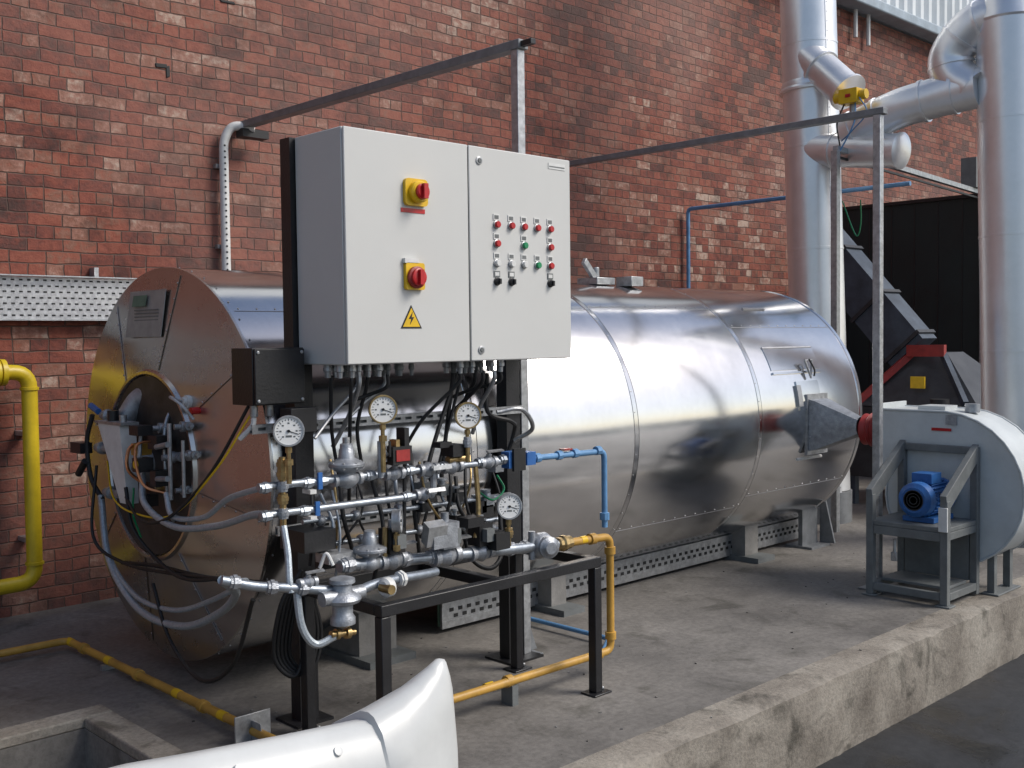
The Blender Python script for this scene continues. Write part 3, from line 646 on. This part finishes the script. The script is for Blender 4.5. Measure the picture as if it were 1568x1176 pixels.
b=B('impulse_lines_and_cables')
random.seed(11)
for k in range(20):
    x=random.uniform(2.6,3.9); z0=random.uniform(1.1,1.35); z1=random.uniform(.72,.95); y=random.uniform(3.9,4.2)
    b.tube([(x,y,z0),(x+random.uniform(-.05,.05),y-.06,(z0+z1)/2),(x+random.uniform(-.15,.15),y-.04,z1)],random.choice((.006,.008,.010)),random.choice((m_rub,m_rub,m_rub,m_brass,m_pipe)),8,smooth=True)
for k in range(12):
    x=random.uniform(2.65,3.7); z=random.uniform(.8,1.2)
    bb=random.choice((m_blk,m_grey,m_alu,m_rub)); s=random.uniform(.02,.04)
    b.box(x-s,x+s,3.92,3.98,z-s*.8,z+s*.8,bb); b.lathe((x,3.95,z+s*.8),(0,0,1),[(0,s*.5),(.02,s*.5),(.02,s*.8),(.03,s*.8)],m_alu,10)
for z,y in ((1.02,3.95),(.90,3.98)):
    b.tube([(2.55,y,z),(3.75,y,z-.02)],.012,m_pipe,10)
    for j in range(6):
        x=2.65+j*.19+random.uniform(-.03,.03); b.lathe((x,y,z-.005),(1,0,0),[(0,.018),(.004,.024),(.03,.024),(.034,.018)],m_alu,8)
b.tube([(3.5,4.0,.9),(3.52,3.95,.72),(3.6,3.9,.66),(3.7,3.92,.72),(3.72,3.95,.9)],.012,m_rub,8,smooth=True)
b.tube([(3.55,3.95,1.06),(3.62,3.9,1.0),(3.72,3.92,1.04),(3.75,4.0,1.1)],.006,m_grn,6,smooth=True)
for k in range(5):
    a=.02*k
    b.tube([(2.70,4.2,.75),(2.60+a,4.22,.6),(2.58+a,4.25,.36),(2.66+a,4.2,.27),(2.72+a,4.2,.45),(2.74,4.22,.7)],.011,m_rub,8,smooth=True)
b.finish(angle=60)

b=B('blue_water_pipe')
b.tube([(3.70,3.8,1.20),(4.35,3.8,1.19),(4.35,3.8,.78)],.016,m_bluep,12,fil=.04)
for x in (3.82,3.98,4.1,4.28): b.lathe((x,3.8,1.197),(1,0,0),[(0,.017),(.002,.024),(.035,.024),(.037,.017)],m_bluep,8)
b.box(3.74,3.80,3.77,3.83,1.17,1.235,m_blue); b.box(4.02,4.08,3.78,3.82,1.22,1.228,m_redp)
b.lathe((4.35,3.8,.86),(0,0,-1),[(0,.017),(.002,.026),(.04,.026),(.042,.017)],m_bluep,8)
b.tube([(4.72,4.75,.04),(4.72,4.1,.04),(4.5,3.95,.04)],.014,m_bluep,10,fil=.04)
b.finish()
b=B('yellow_gas_pipe')
b.tube([(3.88,3.76,.752),(4.345,3.76,.735),(4.345,3.76,.12),(1.2,3.80,.12)],.021,m_ochre,14,fil=.05)
b.lathe((3.93,3.76,.75),(1,0,0),[(0,.022),(.01,.034),(.03,.034),(.04,.042),(.06,.042),(.07,.034),(.1,.034),(.11,.022)],m_brass,10)
for p,a in (((4.20,3.76,.742),(1,0,0)),((4.345,3.76,.66),(0,0,1)),((4.345,3.76,.20),(0,0,1)),((4.24,3.762,.12),(1,0,0)),((3.6,3.78,.12),(1,0,0))):
    b.lathe(V(p)-V(a)*.02,a,[(0,.022),(.002,.030),(.04,.030),(.042,.022)],m_ochre,12)
b.lathe((4.11,3.76,.745),(1,0,0),[(0,.0218),(.04,.0222),(.04,.0218)],m_yell2,12)
b.lathe((3.45,3.785,.12),(1,0,0),[(0,.0218),(.05,.0222),(.05,.0218)],m_yell2,12)
for x in (3.62,2.4): b.box(x-.02,x+.02,3.75,3.83,0,.10,m_grey)
b.finish()
b=B('yellow_gas_pipe')
b.tube([(1.2,6.38,.05),(2.47,6.36,.05),(2.47,3.6,.05)],.022,m_ochre,12,fil=.06)
for y in (6.1,5.4,4.7): b.lathe((2.47,y,.05),(0,1,0),[(0,.023),(.002,.031),(.04,.031),(.042,.023)],m_ochre,12)
for y in (5.75,4.95,6.28,4.5): b.lathe((2.47,y,.05),(0,1,0),[(0,.0225),(.001,.0235),(.06,.0235),(.061,.0225)],m_yell2,12)
b.box(2.43,2.51,5.78,5.81,0,.03,m_galv)
b.finish()
b=B('yellow_gas_riser')
b.tube([(.6,7.2,1.62),(2.6,7.2,1.62),(2.6,7.2,.25),(.6,7.2,.22)],.050,m_yel,18,fil=.11)
b.lathe((2.38,7.2,1.62),(1,0,0),[(0,.052),(0.0,.085),(.03,.085),(.034,.06),(.04,.085),(.07,.085),(.07,.052)],m_yel,20)
b.tube([(2.38,7.2,1.62),(2.30,7.2,1.70),(1.9,7.2,1.72)],.05,m_yel,14)
b.tube([(2.36,7.17,1.56),(1.9,7.17,1.50)],.05,m_yel,14)
for z in (1.5,.36): b.lathe((2.6,7.2,z),(0,0,1),[(0,.051),(.002,.058),(.02,.058),(.022,.051)],m_yel,18)
for z in (.5,1.2): b.box(2.57,2.63,7.24,7.4,z,z+.03,m_galv)
b.finish()
b=B('galvanised_pipe_bracket'); b.box(2.38,2.56,4.26,4.27,0,.13,m_galv); b.box(2.38,2.56,4.2,4.26,0,.008,m_galv); b.box(2.46,2.466,4.18,4.26,.0,.10,m_galv)
b.box(2.5,2.58,4.0,4.12,0,.05,m_galv); b.finish(bevel=.002)

# ---------------------------------------------------------------- gantries, wall tray
b=B('cable_gantry')
b.box(4.225,4.28,4.30,4.355,.01,3.40,m_galv); b.box(4.19,4.33,4.25,4.42,0,.01,m_gant)
b.prism([(4.25,4.355,.01),(4.25,4.46,.01),(4.25,4.355,.22)],(.006,0,0),m_gant); b.prism([(4.28,4.33,.01),(4.36,4.33,.01),(4.28,4.33,.22)],(0,.006,0),m_gant)
b.box(4.215,4.29,4.28,7.40,3.40,3.45,m_gant)
b.box(4.23,4.27,4.2,4.28,3.41,3.44,m_blk)
b.finish(bevel=.004)
b=B('cable_gantry')
b.box(7.07,7.125,3.625,3.68,0,3.32,m_galv); b.box(7.065,7.13,3.60,7.40,3.32,3.365,m_gant); b.box(7.0,7.2,3.56,3.75,0,.01,m_gant)
b.finish(bevel=.004)
b=B('wall_cable_conduit')
b.tube([(4.11,7.33,2.05),(4.11,7.33,3.30),(4.16,7.30,3.42),(4.3,7.2,3.40)],.034,m_wht,14,fil=.10)
dd=V((-.25,-.97,0)).normalized()
for k in range(24): b.lathe(V((4.11,7.33,2.25+k*.044))+dd*.030,dd,[(0,.008),(.005,.008)],m_rub,8)
for z in (2.5,3.1): b.box(4.06,4.16,7.36,7.4,z,z+.03,m_galv)
b.box(4.2,4.42,7.2,7.3,3.33,3.39,m_rub)
b.finish()
b=B('perforated_cable_tray')
b.box(-2,4.6,7.36,7.37,1.965,2.245,m_galv); b.box(-2,4.6,7.30,7.36,1.955,1.963,m_galv); b.box(-2,4.6,7.30,7.36,2.247,2.255,m_galv)
x=1.6
while x<4.5:
    for j in range(7):
        z=1.985+j*.039; b.box(x+(.0 if j%2 else .025),x+.022+(.0 if j%2 else .025),7.3565,7.36,z,z+.011,m_dk)
    x+=.052
b.box(3.1,3.13,7.32,7.4,2.25,2.32,m_galv); b.finish()
b=B('blue_wall_pipe')
b.tube([(9.86,7.34,2.0),(9.86,7.34,3.22),(9.86,4.75,3.22)],.022,m_bluep,10,fil=.05)
b.tube([(9.86,7.34,2.0),(9.6,7.34,1.9)],.02,m_bluep,8); b.finish()

# ---------------------------------------------------------------- chimneys / ducts
def stack(name,base,top,r,flz):
    b=B(name); base,top=V(base),V(top); a=(top-base); L=a.length
    b.lathe(base,a,[(0,r),(L,r)],m_duct,64)
    t=.35
    while t<L:
        b.lathe(base+a.normalized()*t,a,[(0,r-.001),(.001,r+.004),(.022,r+.004),(.024,r-.001)],m_duct,64); t+=.98
    for t in flz: b.lathe(base+a.normalized()*t,a,[(0,r),(.001,r+.03),(.02,r+.032),(.045,r+.012),(.08,r+.01),(.1,r)],m_duct,64)
    u=V((-.35,-.93,0)).normalized(); b.beam(base+u*(r+.001),top+u*(r+.001),.03,.006,m_duct,up=u)
    for k in range(int(L/.09)):
        p=base.lerp(top,(k+.5)*.09/L)+u*(r+.004); b.lathe(p,u,[(0,.005),(.003,.004)],m_seam,6)
    return b
b=stack('chimney_stack',(9.4,5.41,.3),(9.4,5.68,8.5),.262,[3.83]); b.cyl((9.4,5.41,0),(9.4,5.41,.3),.28,m_gant,32)
b.tube([(9.3,5.50,4.45),(9.2,5.03,4.02)],.16,m_duct,32); b.lathe((9.27,5.36,4.32),(-.1,-.47,-.43),[(0,.16),(.001,.18),(.03,.18),(.031,.16)],m_duct,32)
b.lathe((9.2,5.045,4.035),(-.1,-.47,-.43),[(0,.16),(.001,.18),(.03,.18),(.031,.16)],m_duct,32)
b.finish(angle=25)
b=stack('chimney_stack',(9.5,3.61,.3),(9.5,3.70,4.42),.272,[]); b.cyl((9.5,3.61,-.0),(9.5,3.61,.3),.28,m_gant,32)
b.lathe((9.5,3.70,4.42),(0,0,1),[(0,.272),(.02,.28),(.05,.272),(.14,.26),(.25,.22),(.32,.14),(.34,0)],m_duct,48)
b.finish(angle=25)
b=B('exhaust_duct')
b.tube([(9.45,3.66,4.50),(9.42,3.96,4.44),(9.40,4.16,4.22),(9.39,4.12,4.02),(9.38,3.95,3.88)],.185,m_duct,36,smooth=True)
b.tube([(9.38,3.90,3.90),(9.36,4.2,3.88),(9.3,4.6,3.82),(9.3,5.1,3.66)],.175,m_duct,36,fil=.15)
b.tube([(9.3,5.45,3.56),(9.25,4.55,3.43)],.155,m_duct,36)
b.lathe((9.25,4.56,3.432),(-.05,-1,-.14),[(0,.155),(.001,.165),(.02,.165),(.03,.15),(.045,.11),(.055,.05),(.057,0)],m_duct,36)
for p,a,r in (((9.41,4.06,4.35),(0,.7,-.75),.185),((9.40,4.16,4.14),(0,-.15,-1),.185),((9.37,4.10,3.89),(-.1,1,-.06),.175),((9.34,4.36,3.855),(-.1,1,-.15),.175),((9.3,4.75,3.77),(0,1,-.33),.175),((9.3,5.0,3.69),(0,1,-.34),.175),((9.29,5.2,3.52),(.05,1,.14),.155),((9.43,3.90,4.46),(0,.9,-.3),.185)):
    b.lathe(V(p),a,[(0,r-.002),(.001,r+.014),(.028,r+.014),(.03,r-.002)],m_duct,36)
b.finish(angle=25)
b=B('damper_actuator')
b.box(9.00,9.14,4.84,5.02,3.88,4.01,m_yell2); b.cyl((9.07,5.02,3.95),(9.07,5.09,3.95),.045,m_yell2); b.cyl((9.07,4.84,3.95),(9.07,4.78,3.95),.045,m_yell2)
b.box(8.99,9.0,4.90,4.95,3.93,3.96,m_red); b.cyl((9.1,4.93,3.75),(9.1,4.93,3.88),.03,m_galv)
b.tube([(9.05,4.88,3.90),(8.98,4.85,3.7),(8.96,4.95,3.5),(8.92,5.0,3.4)],.008,m_bluep,6,smooth=True)
b.tube([(9.05,4.98,3.90),(8.98,5.02,3.7),(8.96,4.98,3.45),(8.92,5.0,3.0)],.008,m_rub,6,smooth=True)
b.tube([(9.03,4.83,3.92),(8.92,4.7,3.75),(8.95,4.85,3.62),(9.02,5.0,3.55)],.007,m_bluep,6,smooth=True)
b.finish(bevel=.012)
b=B('pipe_support_post')
b.box(8.87,8.93,4.96,5.02,0,3.45,m_galv)
b.beam((8.9,4.99,3.47),(12.95,5.4,3.47),.05,.05,m_galv); b.beam((8.9,4.99,3.40),(12.95,5.4,3.40),.02,.02,m_rub)
b.tube([(8.95,4.95,3.0),(9.1,4.9,2.7),(9.1,4.85,2.8),(9.0,4.8,3.0)],.006,m_grn,6,smooth=True)
b.finish()

b=B('dark_green_enclosure')
b.box(13,17,5.36,7.38,-.2,3.42,m_dgreen); b.box(12.96,13.0,5.32,5.38,0,3.46,m_galv); b.box(12.97,13.0,5.4,7.38,3.42,3.46,m_blk)
for k in range(6): b.box(12.995,13,5.6+k*.3,5.61+k*.3,0,3.4,m_blk)
b.box(12.7,12.9,5.32,5.5,3.5,3.85,m_grey)
b.finish()
b=B('ash_hopper_conveyor')
a,c=V((11,6.35,2.85)),V((11,5.25,1.60)); b.beam(a,c,.45,.34,m_hop2,up=(1,0,0))
for t in (0.2,.6,.95):
    p=a.lerp(c,t); d=(c-a).normalized(); b.beam(p-d*.02,p+d*.02,.50,.39,m_hop,up=(1,0,0))
def frustum(x0,x1,y0,y1,z0,X0_,X1_,Y0_,Y1_,z1,m):
    vs=[(x0,y0,z0),(x1,y0,z0),(x1,y1,z0),(x0,y1,z0),(X0_,Y0_,z1),(X1_,Y0_,z1),(X1_,Y1_,z1),(X0_,Y1_,z1)]
    b.add(vs,[(0,1,2,3),(4,5,6,7),(0,1,5,4),(1,2,6,5),(2,3,7,6),(3,0,4,7)],m)
frustum(10.5,11.9,4.35,5.75,1.05,11.0,11.4,4.9,5.2,1.6,m_hop); b.box(10.5,11.9,4.35,5.75,.3,1.04,m_hop)
for x in (10.55,11.85):
    for y in (4.4,5.7): b.box(x-.04,x+.04,y-.04,y+.04,0,.3,m_hop2)
b.beam((10.85,5.25,1.62),(10.85,4.85,1.62),.06,.12,m_redp); b.beam((10.9,5.22,1.6),(10.52,5.62,1.1),.05,.07,m_redp); b.beam((10.9,4.9,1.6),(10.52,4.5,1.1),.05,.07,m_hop2)
b.box(10.6,10.62,4.95,5.10,1.24,1.36,m_yell2)
b.cyl((10.4,4.7,.9),(10.4,4.7,1.15),.09,m_rub); b.cyl((10.4,4.55,.9),(10.4,4.55,1.05),.07,m_blk)
b.finish()

# ---------------------------------------------------------------- duct cone + fan
b=B('burner_air_cone')
b.box(7.40,7.70,4.385,4.41,.87,1.34,m_galv)
for k in range(5): b.lathe((7.43,4.385,.92+k*.09),(0,-1,0),[(0,.012),(.015,.012)],m_galv,6)
b.box(7.42,7.68,4.41,4.6,.90,1.31,m_galv)
n=24
def ring(y,hx,hz,rr,blend,cx=7.55,cz=1.10):
    out=[]
    for k in range(n):
        a=2*math.pi*k/n; c_,s_=math.cos(a),math.sin(a); q=max(abs(c_),abs(s_))
        sx,sz=c_/q*hx,s_/q*hz; out.append(V((cx+sx*(1-blend)+rr*c_*blend,y,cz+sz*(1-blend)+rr*s_*blend)))
    return out
rs=[ring(4.384,.13,.2,.08,0),ring(4.34,.125,.195,.08,.05),ring(4.02,.1,.1,.075,1)]
b.add([p for r_ in rs for p in r_],[(i*n+k,i*n+(k+1)%n,(i+1)*n+(k+1)%n,(i+1)*n+k) for i in range(2) for k in range(n)],m_alu)
b.finish(angle=30)
fan=empty('blower_fan')
CY,CZ=3.30,.67
b=B('fan_scroll_housing')
prof=[(3.80,1.25),(3.30,1.25)]
for k in range(1,25):
    a=math.radians(k*11.5); rr=.58-.006*k
    prof.append((CY-rr*math.sin(a),CZ+rr*math.cos(a)))
prof.append((3.78,.86)); prof.append((3.80,.86))
b.prism([(7.40,y,z) for y,z in prof],(.42,0,0),m_fan)
for x in (7.40,7.82): b.tube([(x,y,z) for y,z in prof],.010,m_fan,6)
b.box(7.38,7.84,3.80,3.825,.82,1.29,m_fan)
b.finish(parent=fan,angle=28,bevel=.003)
b=B('flexible_connector')
b.lathe((7.58,3.825,1.08),(0,1,0),[(0,.15),(.03,.15),(.05,.12),(.07,.135),(.09,.115),(.11,.13),(.13,.11),(.17,.12),(.18,.08),(.2,.08)],m_redp,28)
b.finish(parent=fan)
b=B('fan_motor')
b.lathe((6.93,3.31,.68),(1,0,0),[(0,.0),(0.0,.085),(.02,.115),(.09,.12),(.095,.105),(.11,.105),(.36,.105),(.37,.12),(.40,.12),(.41,.06),(.46,.05)],m_blue,36)
for k in range(28):
    a=2*math.pi*k/28
    d=V((0,math.cos(a),math.sin(a))); b.obox(V((7.16,3.31,.68))+d*.113,(.12,0,0),d*.011,d.cross(V((1,0,0)))*.0025,m_blue)
for rr in (.03,.05,.07): b.lathe((6.929,3.31,.68),(1,0,0),[(0,rr),(-.003,rr),(-.003,rr-.006),(0,rr-.006)],m_dk,28)
b.box(7.05,7.2,3.24,3.38,.78,.85,m_blue); b.box(7.0,7.3,3.20,3.42,.525,.56,m_blue); b.box(7.1,7.16,3.19,3.2,.64,.72,m_wht)
b.cyl((7.33,3.31,.68),(7.44,3.31,.68),.03,m_galv)
b.finish(parent=fan,bevel=.004)
b=B('fan_stand')
def ang(x0,x1,y0,y1,z0,z1): b.box(x0,x1,y0,y1,z0,z1,m_grey)
for y in (3.08,3.60):
    ang(6.88,6.93,y-.025,y+.025,.012,.70); ang(7.34,7.39,y-.025,y+.025,.012,1.02)
    ang(6.931,7.339,y-.025,y+.025,.04,.09); ang(6.931,7.339,y-.022,y+.022,.44,.49)
    b.prism([(6.89,y-.022,.62),(6.87,y-.022,.735),(7.37,y-.022,1.04),(7.37,y-.022,.93)],(0,.044,0),m_grey)
    b.box(6.86,6.96,y-.05,y+.05,0,.012,m_grey)
ang(6.885,6.925,3.106,3.574,.04,.09); ang(6.885,6.925,3.106,3.574,.43,.49); ang(6.885,7.37,3.06,3.62,.492,.522); ang(7.345,7.385,3.106,3.574,.97,1.02)
ang(7.0,7.3,3.107,3.573,.09,.11); b.box(7.34,7.36,3.11,3.57,.10,.44,m_grey)
b.cyl((6.95,3.45,.30),(6.95,3.45,.40),.012,m_galv); b.box(6.93,6.95,3.43,3.47,.25,.31,m_galv)
b.box(6.865,6.88,3.05,3.11,.50,.66,m_wht)
ang(7.45,7.5,2.98,3.03,0,.3); ang(7.72,7.77,2.98,3.03,0,.3); ang(7.45,7.5,3.55,3.6,0,.4)
b.box(7.42,7.82,2.94,3.06,0,.012,m_grey)
b.finish(parent=fan,bevel=.003)
b=B('fan_plates')
b.box(7.392,7.399,3.26,3.40,1.115,1.135,m_red); b.box(7.392,7.399,3.22,3.30,1.16,1.23,m_alu)
b.cyl((7.6,3.2,1.24),(7.6,3.2,1.30),.05,m_alu); b.box(7.5,7.7,3.35,3.55,1.25,1.28,m_fan)
b.finish(parent=fan)

b=B('white_vehicle_fairing')
top=[(.30,1.035),(.60,1.03),(.85,1.02),(.98,1.005),(1.18,.985),(1.38,.968),(1.385,.985),(1.46,1.0),(1.52,1.02),(1.565,1.045),(1.59,1.06),(1.605,1.055),(1.618,1.02),(1.625,.95),(1.627,.86)]
rows=[(.16,-1.40,0),(.14,-.06,0),(.03,-.004,0),(0,0,0),(-.02,-.006,0),(-.05,-.035,.0),(-.08,-.11,0),(-.10,-.3,0),(-.11,-.8,0),(-.11,-1.40,0)]
vs=[];fs=[]
for (x,z) in top:
    for (dy,dz,dx) in rows:
        k=min(1,max(0,(x-1.40)/.22)); f=1-.75*k**2
        vs.append((x,1.9+dy*f,max(-.43,z+dz)))
nr=len(rows)
for i in range(len(top)-1):
    for k in range(nr-1): fs.append((i*nr+k,i*nr+k+1,(i+1)*nr+k+1,(i+1)*nr+k))
fs.append(tuple(range(nr))); fs.append(tuple((len(top)-1)*nr+k for k in range(nr))[::-1])
b.add(vs,fs,m_fair)
for (x,z) in ((1.04,.975),(1.27,.945),(.8,.99)): b.lathe((x,1.848,z-.0),(0,-.8,.6),[(-.01,.011),(.001,.010),(.002,.004)],m_fair,12)
o=b.finish(angle=50)

# ---------------------------------------------------------------- light, world, camera
az,el=math.radians(143),math.radians(44)
s=V((math.cos(el)*math.sin(az),math.cos(el)*math.cos(az),math.sin(el)))
sl=bpy.data.lights.new('sun','SUN'); sl.energy=2.9; sl.angle=math.radians(24); sl.color=(1,.955,.89)
so=bpy.data.objects.new('sun',sl); so.rotation_euler=s.to_track_quat('Z','Y').to_euler(); sc.collection.objects.link(so); so.location=(0,0,20)
w=bpy.data.worlds.new("World"); sc.world=w; w.use_nodes=True; nt=w.node_tree
bg=nt.nodes['Background']; sky=nt.nodes.new('ShaderNodeTexSky'); sky.sky_type='NISHITA'; sky.sun_disc=False
sky.sun_elevation=el; sky.sun_rotation=az; sky.air_density=1.0; sky.dust_density=2.0; sky.ozone_density=1.0
nt.links.new(sky.outputs[0],bg.inputs[0]); bg.inputs[1].default_value=.14
cam=bpy.data.cameras.new('camera'); co=bpy.data.objects.new('camera',cam); sc.collection.objects.link(co)
yaw=math.atan2(.7193,.6947)-math.pi/2
M=Matrix.Rotation(yaw,4,'Z')@Matrix.Rotation(math.radians(90-2.43),4,'X')@Matrix.Rotation(-0.012,4,'Z')
co.matrix_world=Matrix.Translation((0,0,1.8))@M
cam.sensor_width=36; cam.lens=36*1650/1568; cam.clip_start=.05; cam.clip_end=1000
sc.camera=co
sc.view_settings.view_transform='Standard'; sc.view_settings.look='None'; sc.view_settings.exposure=0
